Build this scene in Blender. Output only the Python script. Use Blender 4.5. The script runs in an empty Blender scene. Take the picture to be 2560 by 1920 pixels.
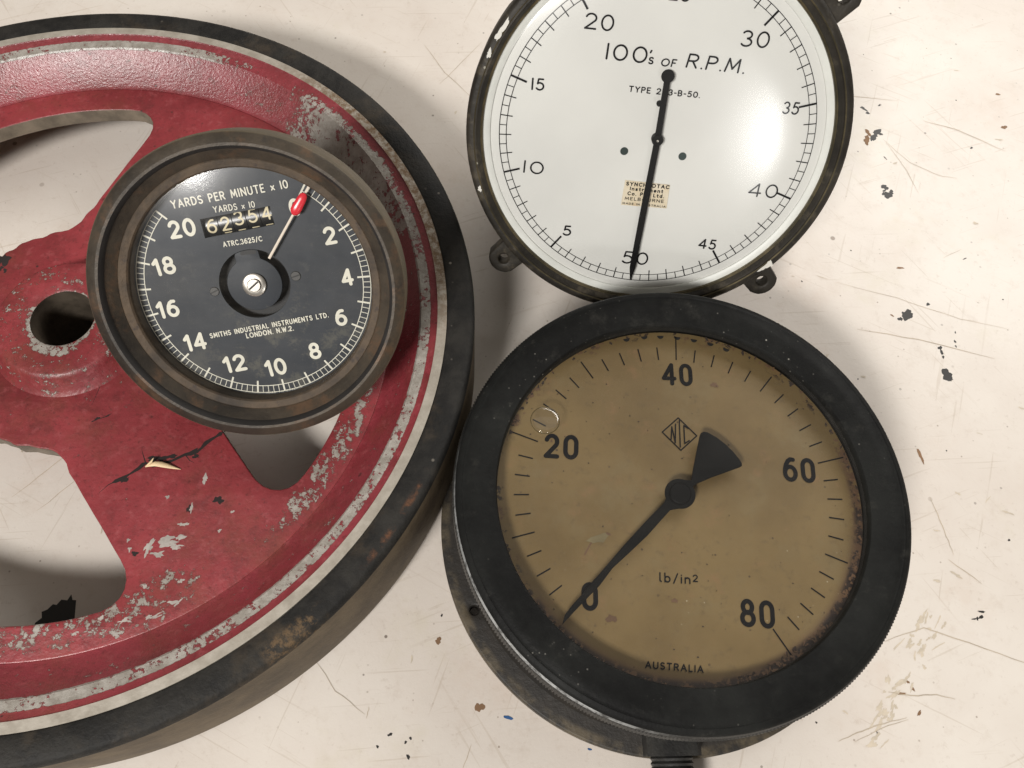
import bpy, bmesh, math, random
from mathutils import Vector, Matrix

random.seed(7)
S = 0.34                                    # metres per layout unit
sc = bpy.context.scene
col = sc.collection
PI = math.pi

# ------------------------------------------------------------------ camera, world, lamps
NT = Vector((-0.04508744, 0.41837516, 0.90715453)).normalized()    # bench normal seen by the camera (x right, y down, z forward)
HT = 1.171                                                        # camera height above the bench, units


def basis(n):
    u = Vector((0, 1, 0)).cross(n).normalized()
    return u, n.cross(u)


UT, VT = basis(NT)


def lin(X):
    return Vector((X.dot(UT), -X.dot(VT), -X.dot(NT)))


cam_d = bpy.data.cameras.new('camera')
cam = bpy.data.objects.new('camera', cam_d)
col.objects.link(cam)
cam_d.sensor_width = 36.0
cam_d.lens = 2050 / 2560 * 36.0
cam_d.clip_start = 0.01
cam_d.clip_end = 50
rx, ry, rz = lin(Vector((1, 0, 0))), lin(Vector((0, -1, 0))), lin(Vector((0, 0, -1)))
Mc = Matrix((rx, ry, rz)).transposed().to_4x4()
Mc.translation = Vector((0, 0, HT * S))
cam.matrix_world = Mc
sc.camera = cam

world = bpy.data.worlds.new('World')
sc.world = world
world.use_nodes = True
wn = world.node_tree
bg = wn.nodes['Background']
bg.inputs[0].default_value = (1.0, 0.88, 0.74, 1)
bg.inputs[1].default_value = 0.13


def area_lamp(name, direction, dist, sx, sy, power, color, target=(0.12 * S, 0.6 * S, 0.1)):
    d = Vector(direction).normalized()
    l = bpy.data.lights.new(name, 'AREA')
    l.shape = 'RECTANGLE'
    l.size, l.size_y = sx, sy
    l.energy = power
    l.color = color
    o = bpy.data.objects.new(name, l)
    col.objects.link(o)
    o.location = Vector(target) + d * dist
    o.rotation_euler = d.to_track_quat('Z', 'Y').to_euler()
    return o


area_lamp('workshop_light', (-0.38, -0.65, 0.665), 2.2, 0.55, 0.30, 52, (1.0, 0.97, 0.93))
area_lamp('workshop_light', (0.195, -0.935, 0.278), 2.4, 0.20, 0.25, 4.2, (1.0, 0.99, 0.97), target=(0.32 * S, 0.80 * S, 0.34 * S))
area_lamp('workshop_light', (0.40, 0.55, 0.72), 1.35, 1.6, 0.6, 21, (1.0, 0.97, 0.92), target=(0.9 * S, 1.45 * S, 0))
area_lamp('workshop_light', (0, 0, 1), 2.2, 3.0, 1.2, 2.4, (1.0, 0.97, 0.91), target=(0.50, 0.56, 0))  # added unseen panel standing in for ceiling bounce and its glass reflection

sc.view_settings.view_transform = 'Standard'
sc.view_settings.look = 'None'
sc.view_settings.exposure = 0.0
sc.view_settings.gamma = 1.0
sc.view_settings.use_curve_mapping = False
sc.render.engine = 'CYCLES'
sc.cycles.max_bounces = 8
sc.cycles.transparent_max_bounces = 12


# ------------------------------------------------------------------ materials
class NB:
    def __init__(self, name):
        self.m = bpy.data.materials.new(name)
        self.m.use_nodes = True
        self.t = self.m.node_tree
        self.p = self.t.nodes['Principled BSDF']
        tc = self.t.nodes.new('ShaderNodeTexCoord')
        mp = self.t.nodes.new('ShaderNodeMapping')
        mp.inputs['Scale'].default_value = (1 / S, 1 / S, 1 / S)
        self.l(tc.outputs['Object'], mp.inputs['Vector'])
        self.co = mp.outputs[0]

    def l(self, a, b):
        self.t.links.new(a, b)

    def n(self, kind, **kw):
        nd = self.t.nodes.new(kind)
        for k, v in kw.items():
            setattr(nd, k, v)
        return nd

    def put(self, sock, v):
        if hasattr(v, 'is_output'):
            self.l(v, sock)
        elif isinstance(v, (tuple, list)) and len(v) == 3 and sock.type == 'RGBA':
            sock.default_value = (*v, 1)
        else:
            sock.default_value = v

    def math(self, op, a, b=0.0):
        nd = self.n('ShaderNodeMath', operation=op)
        self.put(nd.inputs[0], a)
        self.put(nd.inputs[1], b)
        return nd.outputs[0]

    def rng(self, v, lo, hi, a=0.0, b=1.0):
        nd = self.n('ShaderNodeMapRange')
        nd.interpolation_type = 'SMOOTHSTEP'
        self.put(nd.inputs[0], v)
        for i, x in enumerate((lo, hi, a, b)):
            nd.inputs[1 + i].default_value = x
        return nd.outputs[0]

    def vec(self, scale=(1, 1, 1), off=0.0, rot=(0, 0, 0)):
        mp = self.n('ShaderNodeMapping')
        self.l(self.co, mp.inputs[0])
        mp.inputs['Location'].default_value = (off * 1.37, off * 2.11, off * .73)
        if any(rot):
            mp.vector_type = 'TEXTURE'                    # turn first, stretch afterwards
            scale = tuple(1 / k for k in scale)
        mp.inputs['Scale'].default_value = scale
        mp.inputs['Rotation'].default_value = rot
        return mp.outputs[0]

    def noise(self, scale, detail=4, rough=.6, off=0.0, stretch=(1, 1, 1), rot=(0, 0, 0), dist=0.0):
        nd = self.n('ShaderNodeTexNoise')
        self.l(self.vec(stretch, off, rot), nd.inputs['Vector'])
        nd.inputs['Scale'].default_value = scale
        nd.inputs['Detail'].default_value = detail
        nd.inputs['Roughness'].default_value = rough
        nd.inputs['Distortion'].default_value = dist
        return nd.outputs['Fac']

    def spots(self, scale, size, keep, off=0.0, soft=.35, stretch=(1, 1, 1)):
        """random round specks: voronoi cells, only a share of them kept"""
        nd = self.n('ShaderNodeTexVoronoi')
        self.l(self.vec(stretch, off), nd.inputs['Vector'])
        nd.inputs['Scale'].default_value = scale
        sep = self.n('ShaderNodeSeparateColor')
        self.l(nd.outputs['Color'], sep.inputs[0])
        a = self.rng(nd.outputs['Distance'], size, size * (1 - soft))
        k = self.math('LESS_THAN', sep.outputs[0], keep)
        s2 = self.math('MULTIPLY', a, k)
        return self.math('MULTIPLY', s2, sep.outputs[1])

    def radius(self):
        sx = self.n('ShaderNodeSeparateXYZ')
        self.l(self.co, sx.inputs[0])
        a = self.math('MULTIPLY', sx.outputs[0], sx.outputs[0])
        b = self.math('MULTIPLY', sx.outputs[1], sx.outputs[1])
        return self.math('SQRT', self.math('ADD', a, b))

    def band(self, r0, r1, soft):
        r = self.radius()
        return self.math('MULTIPLY', self.rng(r, r0 - soft, r0 + soft), self.rng(r, r1 + soft, r1 - soft))

    def sector(self, deg, lo, hi):
        """1 around the direction deg, fading out as the cosine drops from hi to lo"""
        nm = self.n('ShaderNodeVectorMath', operation='NORMALIZE')
        fl = self.n('ShaderNodeVectorMath', operation='MULTIPLY')
        self.l(self.co, fl.inputs[0])
        fl.inputs[1].default_value = (1, 1, 0)
        self.l(fl.outputs[0], nm.inputs[0])
        dt = self.n('ShaderNodeVectorMath', operation='DOT_PRODUCT')
        self.l(nm.outputs[0], dt.inputs[0])
        dt.inputs[1].default_value = (math.cos(math.radians(deg)), math.sin(math.radians(deg)), 0)
        return self.rng(dt.outputs['Value'], lo, hi)

    def mix(self, fac, a, b):
        nd = self.n('ShaderNodeMix', data_type='RGBA')
        self.put(nd.inputs[0], fac)
        self.put(nd.inputs[6], a)
        self.put(nd.inputs[7], b)
        return nd.outputs[2]

    def mixf(self, fac, a, b):
        nd = self.n('ShaderNodeMix', data_type='FLOAT')
        self.put(nd.inputs[0], fac)
        self.put(nd.inputs[2], a)
        self.put(nd.inputs[3], b)
        return nd.outputs[0]

    def done(self, color, rough=.5, metal=0.0, bump=None, bump_d=.002, spec=.5, coat=0.0):
        self.put(self.p.inputs['Base Color'], color)
        self.put(self.p.inputs['Roughness'], rough)
        self.put(self.p.inputs['Metallic'], metal)
        self.p.inputs['Specular IOR Level'].default_value = spec
        if coat:
            self.p.inputs['Coat Weight'].default_value = coat
            self.p.inputs['Coat Roughness'].default_value = .08
        if bump is not None:
            b = self.n('ShaderNodeBump')
            b.inputs['Strength'].default_value = .6
            b.inputs['Distance'].default_value = bump_d * S
            self.l(bump, b.inputs['Height'])
            self.l(b.outputs[0], self.p.inputs['Normal'])
        return self.m


MAT = {}


def simple(name, c, rough=.5, metal=0.0, spec=.5, var=.18, scale=30):
    b = NB(name)
    n = b.noise(scale, 5, .65)
    c2 = tuple(x * (1 - var) for x in c)
    c3 = tuple(min(1, x * (1 + var)) for x in c)
    MAT[name] = b.done(b.mix(b.rng(n, .3, .7), c2, c3), b.mixf(n, rough * .85, min(1, rough * 1.15)), metal, spec=spec)
    return MAT[name]


# bench: cream enamelled board with stains, fine scratches and specks
b = NB('cream_board')
c = b.mix(b.rng(b.noise(2.2, 5, .6), .3, .72), (.63, .565, .505), (.72, .67, .61))
c = b.mix(b.math('MULTIPLY', b.rng(b.noise(5, 6, .7, 3), .54, .74), .30), c, (.55, .42, .33))
c = b.mix(b.math('MULTIPLY', b.rng(b.noise(3.4, 6, .72, 21), .55, .72), .28), c, (.55, .50, .34))
c = b.mix(b.math('MULTIPLY', b.rng(b.noise(30, 6, .75, 23), .52, .75), .22), c, (.42, .33, .25))
c = b.mix(b.math('MULTIPLY', b.rng(b.noise(110, 3, .7, 25), .58, .75), .22), c, (.36, .28, .21))
for i, (ang, st, th) in enumerate(((.35, 26, .645), (-.5, 34, .65), (1.2, 24, .66), (-1.0, 30, .655), (.05, 40, .66))):
    s = b.rng(b.noise(5.5, 3, .5, 5 + i, (1, st, 1), (0, 0, ang), .25), th, th + .04)
    s = b.math('MULTIPLY', s, b.rng(b.noise(3, 2, .5, 9 + i), .45, .60))
    c = b.mix(b.math('MULTIPLY', s, .26), c, (.38, .30, .21))
c = b.mix(b.math('MULTIPLY', b.spots(16, .08, .30, 1), .8), c, (.16, .11, .07))
c = b.mix(b.math('MULTIPLY', b.spots(42, .11, .20, 2), .9), c, (.12, .09, .07))
c = b.mix(b.math('MULTIPLY', b.spots(80, .14, .16, 12), .7), c, (.25, .19, .14))
c = b.mix(b.math('MULTIPLY', b.spots(7, .12, .22, 4, .9), .30), c, (.52, .27, .10))
MAT['board'] = b.done(c, b.mixf(b.noise(12, 5, .7), .28, .48), bump=b.noise(160, 3, .6), bump_d=.0003)
simple('paint_spot', (.016, .014, .013), .5)
simple('rust_stain', (.22, .125, .065), .7)
simple('scratch', (.47, .39, .29), .6)
simple('dirt', (.56, .485, .385), .6, var=.12, scale=60)
simple('blue_mark', (.03, .10, .26), .5)

# red paint over grey casting
def red_paint(name, worn):
    b = NB(name)
    c = b.mix(b.rng(b.noise(6, 6, .7), .3, .7), (.165, .021, .025), (.285, .040, .047) if name != 'red_rim' else (.285, .040, .054))
    c = b.mix(b.math('MULTIPLY', b.rng(b.noise(5, 6, .75, 2), .48, .72), .6), c, (.165, .050, .030))
    c = b.mix(b.math('MULTIPLY', b.rng(b.noise(22, 6, .75, 31), .50, .70), .55), c, (.10, .018, .018))
    c = b.mix(b.math('MULTIPLY', b.rng(b.noise(70, 4, .7, 4), .52, .70), .40), c, (.34, .085, .09))
    c = b.mix(b.math('MULTIPLY', b.rng(b.noise(150, 3, .7, 34), .56, .70), .45), c, (.085, .018, .018))
    c = b.mix(b.spots(60, .16, .25, 6, .6), c, (.05, .02, .018))
    c = b.mix(b.math('MULTIPLY', b.spots(24, .12, .22, 8, .6), .9), c, (.035, .018, .015))
    nz = b.noise(34, 6, .7, 11)
    nz2 = b.noise(120, 4, .75, 12)
    nn = b.math('ADD', b.math('MULTIPLY', nz, .42), b.math('MULTIPLY', nz2, .58))
    total = None
    for (r0, r1, soft, th, ang) in worn:
        m = b.band(r0, r1, soft)
        if ang is not None:
            m = b.math('MULTIPLY', m, b.sector(*ang))
        thr = b.math('SUBTRACT', nn, b.math('MULTIPLY', b.math('SUBTRACT', 1.0, m), .45))
        w = b.rng(thr, th, th + .03)
        e2 = b.rng(thr, th - .045, th - .005)
        halo = e2 if total is None else b.math('MAXIMUM', halo, e2)
        total = w if total is None else b.math('MAXIMUM', total, w)
    grey = b.mix(b.rng(b.noise(60, 4, .7, 14), .3, .7), (.23, .205, .175), (.37, .345, .31))
    c = b.mix(b.math('MULTIPLY', halo, .55), c, (.10, .030, .022))
    c = b.mix(total, c, grey)
    r = b.mixf(b.noise(50, 4, .7, 15), .25, .43) if name == 'red_rim' else b.mixf(b.noise(50, 4, .7, 15), .32, .52)
    h = b.math('SUBTRACT', b.math('MULTIPLY', b.noise(240 if name == 'red_rim' else 120, 3, .7, 16), .6), b.math('MULTIPLY', total, .6))
    MAT[name] = b.done(c, r, bump=h, bump_d=.0026 if name == 'red_rim' else .0022, spec=1.0 if name == 'red_rim' else .6)


red_paint('red_web', [(.0, .6, .02, .66, None), (.375, .455, .022, .52, (-92, .55, .9)), (.40, .455, .02, .50, (-22, .80, .97)), (.0, .22, .03, .64, None)])
red_paint('red_rim', [(.4935, .5105, .0015, .435, (-60, -.2, .2)), (.4935, .5105, .0015, .42, (115, .4, .8)),
                      (.44, .515, .012, .43, (36, .86, .99)), (.455, .495, .01, .60, None)])
red_paint('red_hub', [(.0, .052, .008, .47, None), (.0, .062, .010, .47, (-95, .3, .9)), (.0, .2, .02, .57, None)])
b = NB('bare_rim_metal')
st = b.noise(30, 4, .7, 1)
c = b.mix(b.rng(st, .3, .7), (.33, .295, .245), (.47, .43, .37))
c = b.mix(b.math('MULTIPLY', b.sector(28, .80, .97), b.rng(b.noise(110, 4, .8, 3), .35, .6)), c, (.17, .105, .055))
c = b.mix(b.math('MULTIPLY', b.rng(b.noise(14, 4, .7, 6), .6, .72), .5), c, (.26, .20, .12))
MAT['bare_rim'] = b.done(c, .42, .25, bump=b.noise(200, 2, .5), bump_d=.0006)
simple('bare_cast', (.20, .165, .125), .5, .3, var=.35, scale=22)
simple('bore_metal', (.10, .08, .06), .5, .4, var=.4, scale=25)

b = NB('tyre_rubber')
c = b.mix(b.rng(b.noise(20, 6, .7), .35, .7), (.010, .0095, .009), (.026, .024, .021))
c = b.mix(b.math('MULTIPLY', b.rng(b.noise(9, 5, .7, 2), .52, .7), .6), c, (.060, .045, .030))
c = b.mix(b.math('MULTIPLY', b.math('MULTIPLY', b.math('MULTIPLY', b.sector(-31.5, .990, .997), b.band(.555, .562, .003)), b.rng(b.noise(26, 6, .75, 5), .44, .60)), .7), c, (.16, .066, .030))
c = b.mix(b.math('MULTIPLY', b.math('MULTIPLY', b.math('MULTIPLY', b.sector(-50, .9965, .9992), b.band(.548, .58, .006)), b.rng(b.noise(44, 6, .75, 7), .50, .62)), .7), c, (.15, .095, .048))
c = b.mix(b.math('MULTIPLY', b.spots(48, .13, .22, 3, .6), .8), c, (.26, .235, .20))
MAT['tyre'] = b.done(c, b.mixf(b.noise(40, 4, .7), .5, .75), spec=.25, bump=b.noise(85, 5, .7), bump_d=.003)
b = NB('tyre_dusty_side')
c = b.mix(b.rng(b.noise(12, 6, .7), .3, .7), (.060, .043, .026), (.125, .092, .054))
c = b.mix(b.spots(30, .1, .2, 3, .6), c, (.34, .24, .12))
MAT['tyre_side'] = b.done(c, .65, bump=b.noise(70, 4, .7), bump_d=.002)

# speedometer
b = NB('brown_tarnished_brass')
c = b.mix(b.rng(b.noise(8, 6, .7), .3, .7), (.020, .0165, .013), (.072, .056, .039))
c = b.mix(b.math('MULTIPLY', b.rng(b.noise(20, 5, .7, 3), .5, .7), .7), c, (.125, .070, .038))
c = b.mix(b.math('MULTIPLY', b.rng(b.noise(26, 5, .7, 8), .55, .7), .7), c, (.030, .026, .023))
c = b.mix(b.math('MULTIPLY', b.band(.187, .195, .001), .5), c, (.19, .155, .10))
MAT['old_brass'] = b.done(c, b.mixf(b.noise(30, 5, .7), .40, .68), .3, bump=b.noise(60, 5, .7), bump_d=.002)
b = NB('rusty_ring')
c = b.mix(b.rng(b.noise(16, 6, .7), .3, .7), (.034, .026, .019), (.105, .072, .044))
c = b.mix(b.rng(b.noise(50, 5, .7, 4), .56, .68), c, (.045, .032, .025))
MAT['rusty_ring'] = b.done(c, .7, .15, bump=b.noise(70, 5, .7), bump_d=.003)
simple('dark_groove', (.018, .016, .015), .6)
b = NB('slate_dial')
c = b.mix(b.rng(b.noise(9, 5, .6), .3, .7), (.014, .018, .024), (.026, .031, .039))
c = b.mix(b.math('MULTIPLY', b.rng(b.noise(30, 6, .75, 5), .55, .75), .5), c, (.085, .085, .075))
c = b.mix(b.math('MULTIPLY', b.math('MULTIPLY', b.sector(-70, .1, .9), b.rng(b.noise(26, 6, .75, 7), .52, .66)), .55), c, (.105, .100, .078))
c = b.mix(b.math('MULTIPLY', b.spots(70, .12, .10, 2), .7), c, (.30, .30, .27))
MAT['slate_dial'] = b.done(c, b.mixf(b.noise(20, 5, .7), .42, .62), spec=.3)
simple('cream_ink', (.66, .64, .54), .6, var=.08)
simple('drum_black', (.010, .010, .010), .28)
simple('slot_black', (.006, .006, .006), .6)
simple('ivory_digit', (.66, .58, .38), .5, var=.08)
simple('cream_stick', (.66, .57, .47), .5, var=.06)
simple('red_tip', (.62, .020, .035), .25, var=.06)
simple('steel', (.52, .49, .44), .28, .85, var=.15)
simple('dull_screw', (.045, .044, .042), .5, .4)

# tachometer
b = NB('olive_black_case')
c = b.mix(b.rng(b.noise(10, 6, .7), .3, .7), (.012, .0105, .0085), (.036, .031, .024))
c = b.mix(b.math('MULTIPLY', b.rng(b.noise(24, 5, .7, 3), .52, .66), .55), c, (.100, .083, .058))
c = b.mix(b.math('MULTIPLY', b.spots(55, .12, .14, 5), .8), c, (.38, .36, .30))
MAT['olive_case'] = b.done(c, b.mixf(b.noise(30, 5, .7), .42, .66), spec=.28, bump=b.noise(75, 5, .7), bump_d=.002)
b = NB('brass_edge')
c = b.mix(b.rng(b.noise(20, 6, .7), .35, .7), (.070, .060, .035), (.185, .150, .085))
MAT['brass_edge'] = b.done(c, .5, .5, bump=b.noise(70, 4, .7), bump_d=.001)
b = NB('white_dial')
c = b.mix(b.rng(b.noise(5, 4, .5), .3, .7), (.60, .60, .57), (.66, .66, .625))
c = b.mix(b.math('MULTIPLY', b.spots(30, .07, .09, 2), .7), c, (.20, .18, .15))
MAT['white_dial'] = b.done(c, .42)
simple('white_seat', (.66, .67, .63), .4, var=.04)
simple('black_ink', (.006, .006, .007), .6, spec=.1, var=.1)
simple('pointer_black', (.004, .004, .004), .6, spec=.12, var=.1)
simple('green_hole', (.006, .022, .018), .5)
b = NB('paper_label')
c = b.mix(b.rng(b.noise(30, 5, .7), .35, .7), (.62, .53, .37), (.70, .63, .50))
c = b.mix(b.math('MULTIPLY', b.rng(b.noise(60, 4, .7, 4), .55, .7), .5), c, (.42, .25, .10))
MAT['paper_label'] = b.done(c, .7)
simple('chip_white', (.62, .60, .55), .5, var=.08)

# gauge
b = NB('black_bakelite')
c = b.mix(b.rng(b.noise(7, 6, .7), .3, .72), (.006, .006, .006), (.016, .0165, .0155))
c = b.mix(b.math('MULTIPLY', b.rng(b.noise(18, 6, .75, 3), .55, .75), .4), c, (.052, .050, .044))
cl = b.rng(b.noise(6, 3, .6, 15), .42, .62)
c = b.mix(b.math('MULTIPLY', b.math('MULTIPLY', b.spots(80, .13, .30, 5, .8), cl), .9), c, (.45, .43, .38))
c = b.mix(b.math('MULTIPLY', b.math('MULTIPLY', b.rng(b.noise(30, 5, .75, 18, (1, 1, 1)), .60, .75), cl), .35), c, (.11, .105, .09))
c = b.mix(b.math('MULTIPLY', b.math('MULTIPLY', b.spots(140, .20, .30, 6, .8), cl), .7), c, (.26, .25, .22))
MAT['bakelite'] = b.done(c, b.mixf(b.noise(24, 5, .7), .42, .66), spec=.10, bump=b.noise(80, 5, .7), bump_d=.0016)
b = NB('bezel_knurled_side')
c = b.mix(b.rng(b.noise(15, 6, .7), .3, .7), (.014, .014, .014), (.045, .043, .039))
MAT['bezel_side'] = b.done(c, .5, spec=.3, bump=b.noise(90, 4, .7), bump_d=.002)
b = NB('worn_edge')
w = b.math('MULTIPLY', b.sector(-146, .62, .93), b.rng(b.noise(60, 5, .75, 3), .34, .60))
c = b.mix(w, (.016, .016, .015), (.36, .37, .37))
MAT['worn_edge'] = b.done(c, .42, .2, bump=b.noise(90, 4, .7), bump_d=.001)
b = NB('case_black_brown')
c = b.mix(b.rng(b.noise(9, 6, .7), .3, .7), (.009, .008, .007), (.024, .019, .014))
c = b.mix(b.math('MULTIPLY', b.band(.300, .33, .004), b.rng(b.noise(22, 6, .7, 4), .38, .6)), c, (.085, .066, .040))
c = b.mix(b.math('MULTIPLY', b.spots(50, .1, .12, 5), .7), c, (.35, .32, .26))
MAT['case_brown'] = b.done(c, .6, bump=b.noise(70, 5, .7), bump_d=.002)
b = NB('aged_brass_dial')
c = b.mix(b.rng(b.noise(4, 5, .6), .3, .7), (.118, .077, .028), (.180, .123, .049))
c = b.mix(b.math('MULTIPLY', b.rng(b.noise(11, 6, .7, 3), .5, .72), .55), c, (.165, .125, .060))
c = b.mix(b.math('MULTIPLY', b.rng(b.noise(26, 6, .75, 6), .55, .72), .4), c, (.22, .118, .056))
# brown corrosion creeping in from the edge, worst at the bottom
edge = b.band(.226, .30, .008)
lowm = b.math('ADD', b.math('MULTIPLY', b.sector(-75, -.1, .8), .22), .03)
en = b.math('ADD', b.math('MULTIPLY', b.noise(26, 6, .75, 9), 1.0), lowm)
cor = b.math('MULTIPLY', edge, b.rng(en, .56, .63))
c = b.mix(b.math('MULTIPLY', cor, .8), c, (.085, .042, .026))
cor2 = b.math('MULTIPLY', b.band(.2285, .30, .004), b.rng(b.math('ADD', b.noise(46, 6, .75, 12), b.math('MULTIPLY', lowm, .6)), .58, .63))
c = b.mix(cor2, c, (.022, .013, .010))
c = b.mix(b.math('MULTIPLY', b.spots(60, .12, .26, 2), .9), c, (.045, .028, .016))
c = b.mix(b.math('MULTIPLY', b.rng(b.noise(80, 5, .75, 31), .54, .70), .45), c, (.095, .066, .030))
c = b.mix(b.math('MULTIPLY', b.math('MULTIPLY', b.spots(95, .12, .30, 4, .7), b.sector(-80, -.2, .9)), .7), c, (.45, .40, .28))
MAT['brass_dial'] = b.done(c, b.mixf(b.noise(18, 5, .7), .42, .66), .15)
simple('corrosion', (.026, .015, .010), .8)
simple('stain_olive', (.155, .125, .066), .4)
simple('stain_brown', (.11, .06, .03), .6)
simple('splinter_wood', (.72, .55, .33), .6, var=.15, scale=60)
simple('crack_dark', (.016, .010, .009), .8)
simple('grey_chip', (.36, .33, .30), .55, var=.2, scale=60)


def glass(name, rough, ior, dust_sheen=0.0, tint=(1, 1, 1)):
    b = NB(name)
    t = b.n('ShaderNodeBsdfTransparent')
    t.inputs[0].default_value = (*tint, 1)
    g = b.n('ShaderNodeBsdfGlossy')
    g.inputs['Color'].default_value = (1, 1, 1, 1)
    g.inputs['Roughness'].default_value = rough
    ge = b.n('ShaderNodeNewGeometry')
    dt = b.n('ShaderNodeVectorMath', operation='DOT_PRODUCT')
    b.l(ge.outputs['Normal'], dt.inputs[0])
    b.l(ge.outputs['Incoming'], dt.inputs[1])
    f0 = ((ior - 1) / (ior + 1)) ** 2
    sl = b.math('POWER', b.math('SUBTRACT', 1.0, b.math('ABSOLUTE', dt.outputs['Value'])), 5.0)
    fr = b.math('ADD', f0, b.math('MULTIPLY', sl, 1 - f0))
    mx = b.n('ShaderNodeMixShader')
    b.l(fr, mx.inputs[0])
    b.l(t.outputs[0], mx.inputs[1])
    b.l(g.outputs[0], mx.inputs[2])
    out = b.t.nodes['Material Output']
    last = mx.outputs[0]
    if dust_sheen:
        d = b.n('ShaderNodeBsdfDiffuse')
        d.inputs[0].default_value = (.55, .50, .42, 1)
        m2 = b.n('ShaderNodeMixShader')
        b.l(b.math('MULTIPLY', b.rng(b.noise(5, 6, .7, 2, (1, 4, 1)), .35, .72), dust_sheen), m2.inputs[0])  # dusty film stretched into faint bands that paint in glass reflections
        b.l(last, m2.inputs[1])
        b.l(d.outputs[0], m2.inputs[2])
        last = m2.outputs[0]
    b.l(last, out.inputs[0])
    b.t.nodes.remove(b.p)
    MAT[name] = b.m


glass('clear_glass', .06, 1.45, .02)
glass('drop_glass', .03, 1.9, .0)
simple('drop_rim', (.10, .075, .035), .25)
glass('dusty_sheen_glass', .05, 1.42, .011)
glass('hazy_glass', .10, 1.40, .030)
glass('scuffed_glass', .17, 1.55, .0)


# ------------------------------------------------------------------ mesh helpers (layout units, scaled by S when linked)
def link(name, bm, mats, parent=None, smooth=35, label=None):
    me = bpy.data.meshes.new(name)
    bmesh.ops.scale(bm, vec=(S, S, S), verts=bm.verts)
    bm.to_mesh(me)
    bm.free()
    for m in (mats if isinstance(mats, (list, tuple)) else [mats]):
        me.materials.append(MAT[m])
    if smooth:
        me.shade_smooth()
        me.set_sharp_from_angle(angle=math.radians(smooth))
    o = bpy.data.objects.new(name, me)
    col.objects.link(o)
    if parent is not None:
        o.parent = parent
    if label:
        o['label'] = label
    return o


def thing(name, label, cat, matrix):
    o = bpy.data.objects.new(name, None)
    o.empty_display_size = .02
    col.objects.link(o)
    o.matrix_world = matrix
    o['label'] = label
    o['category'] = cat
    return o


def frame(n, cx, cy, d):
    """local frame of a dial plane: x right, y up the dial, z out of the dial"""
    n = Vector(n).normalized()
    u, v = basis(n)
    X = n * d + u * cx + v * cy
    M = Matrix((lin(u), -lin(v), -lin(n))).transposed().to_4x4()
    M.translation = (Vector((0, 0, HT)) + lin(X)) * S
    return M


def lathe(bm, prof, seg=128, mi=None, center=(0, 0), closed=False, wob=0.0):
    rings = []
    for r, z in prof:
        if r < 1e-6:
            rings.append([bm.verts.new((center[0], center[1], z))])
        else:
            rings.append([bm.verts.new((center[0] + r * math.cos(2 * PI * i / seg), center[1] + r * math.sin(2 * PI * i / seg), z)) for i in range(seg)])
    pairs = list(zip(rings, rings[1:]))
    if closed:
        pairs.append((rings[-1], rings[0]))
    for k, (a, c2) in enumerate(pairs):
        for i in range(seg):
            j = (i + 1) % seg
            if len(a) == 1 and len(c2) == 1:
                continue
            if len(a) == 1:
                f = bm.faces.new((a[0], c2[i], c2[j]))
            elif len(c2) == 1:
                f = bm.faces.new((a[i], c2[0], a[j]))
            else:
                f = bm.faces.new((a[i], c2[i], c2[j], a[j]))
            if mi:
                f.material_index = mi[k]
    return bm


def lathe_obj(name, prof, mats, parent, seg=128, mi=None, smooth=35, center=(0, 0), closed=False):
    bm = lathe(bmesh.new(), prof, seg, mi, center, closed)
    bmesh.ops.recalc_face_normals(bm, faces=bm.faces)
    if name == 'glass' and sum(f.normal.z for f in bm.faces) < 0:
        bmesh.ops.reverse_faces(bm, faces=bm.faces)
    return link(name, bm, mats, parent, smooth)


def add_marks(o, bm, mat):
    """wear that belongs to the surface of a part: merged into its own mesh"""
    k = len(o.data.materials)
    for m in (mat if isinstance(mat, list) else [mat]):
        o.data.materials.append(MAT[m])
    bmesh.ops.scale(bm, vec=(S, S, S), verts=bm.verts)
    for f in bm.faces:
        f.material_index += k
    me = bpy.data.meshes.new('tmp')
    bm.to_mesh(me)
    bm.free()
    b2 = bmesh.new()
    b2.from_mesh(o.data)
    b2.from_mesh(me)
    b2.to_mesh(o.data)
    b2.free()
    bpy.data.meshes.remove(me)


def plate(name, outlines, z0, z1, mats, parent, bevel=0.0, smooth=35, label=None):
    """flat plate with holes, from closed outlines (first one outer)"""
    cu = bpy.data.curves.new(name, 'CURVE')
    cu.dimensions = '2D'
    cu.fill_mode = 'BOTH'
    cu.extrude = max((z1 - z0) / 2 - bevel, 0) * S
    cu.bevel_depth = bevel * S
    cu.bevel_resolution = 2
    cu.offset = -bevel * S
    for pts in outlines:
        sp = cu.splines.new('POLY')
        sp.points.add(len(pts) - 1)
        for p, q in zip(sp.points, pts):
            p.co = (q[0] * S, q[1] * S, 0, 1)
        sp.use_cyclic_u = True
    tmp = bpy.data.objects.new('tmp', cu)
    col.objects.link(tmp)
    me0 = bpy.data.meshes.new_from_object(tmp.evaluated_get(bpy.context.evaluated_depsgraph_get()))
    bpy.data.objects.remove(tmp)
    bm = bmesh.new()
    bm.from_mesh(me0)
    bpy.data.meshes.remove(me0)
    bmesh.ops.remove_doubles(bm, verts=bm.verts, dist=1e-6)
    bmesh.ops.scale(bm, vec=(1 / S,) * 3, verts=bm.verts)
    bmesh.ops.translate(bm, vec=(0, 0, (z0 + z1) / 2), verts=bm.verts)
    return link(name, bm, mats, parent, smooth, label)


def circle(r, n=96, c=(0, 0), a0=0.0):
    return [(c[0] + r * math.cos(a0 + 2 * PI * i / n), c[1] + r * math.sin(a0 + 2 * PI * i / n)) for i in range(n)]


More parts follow.
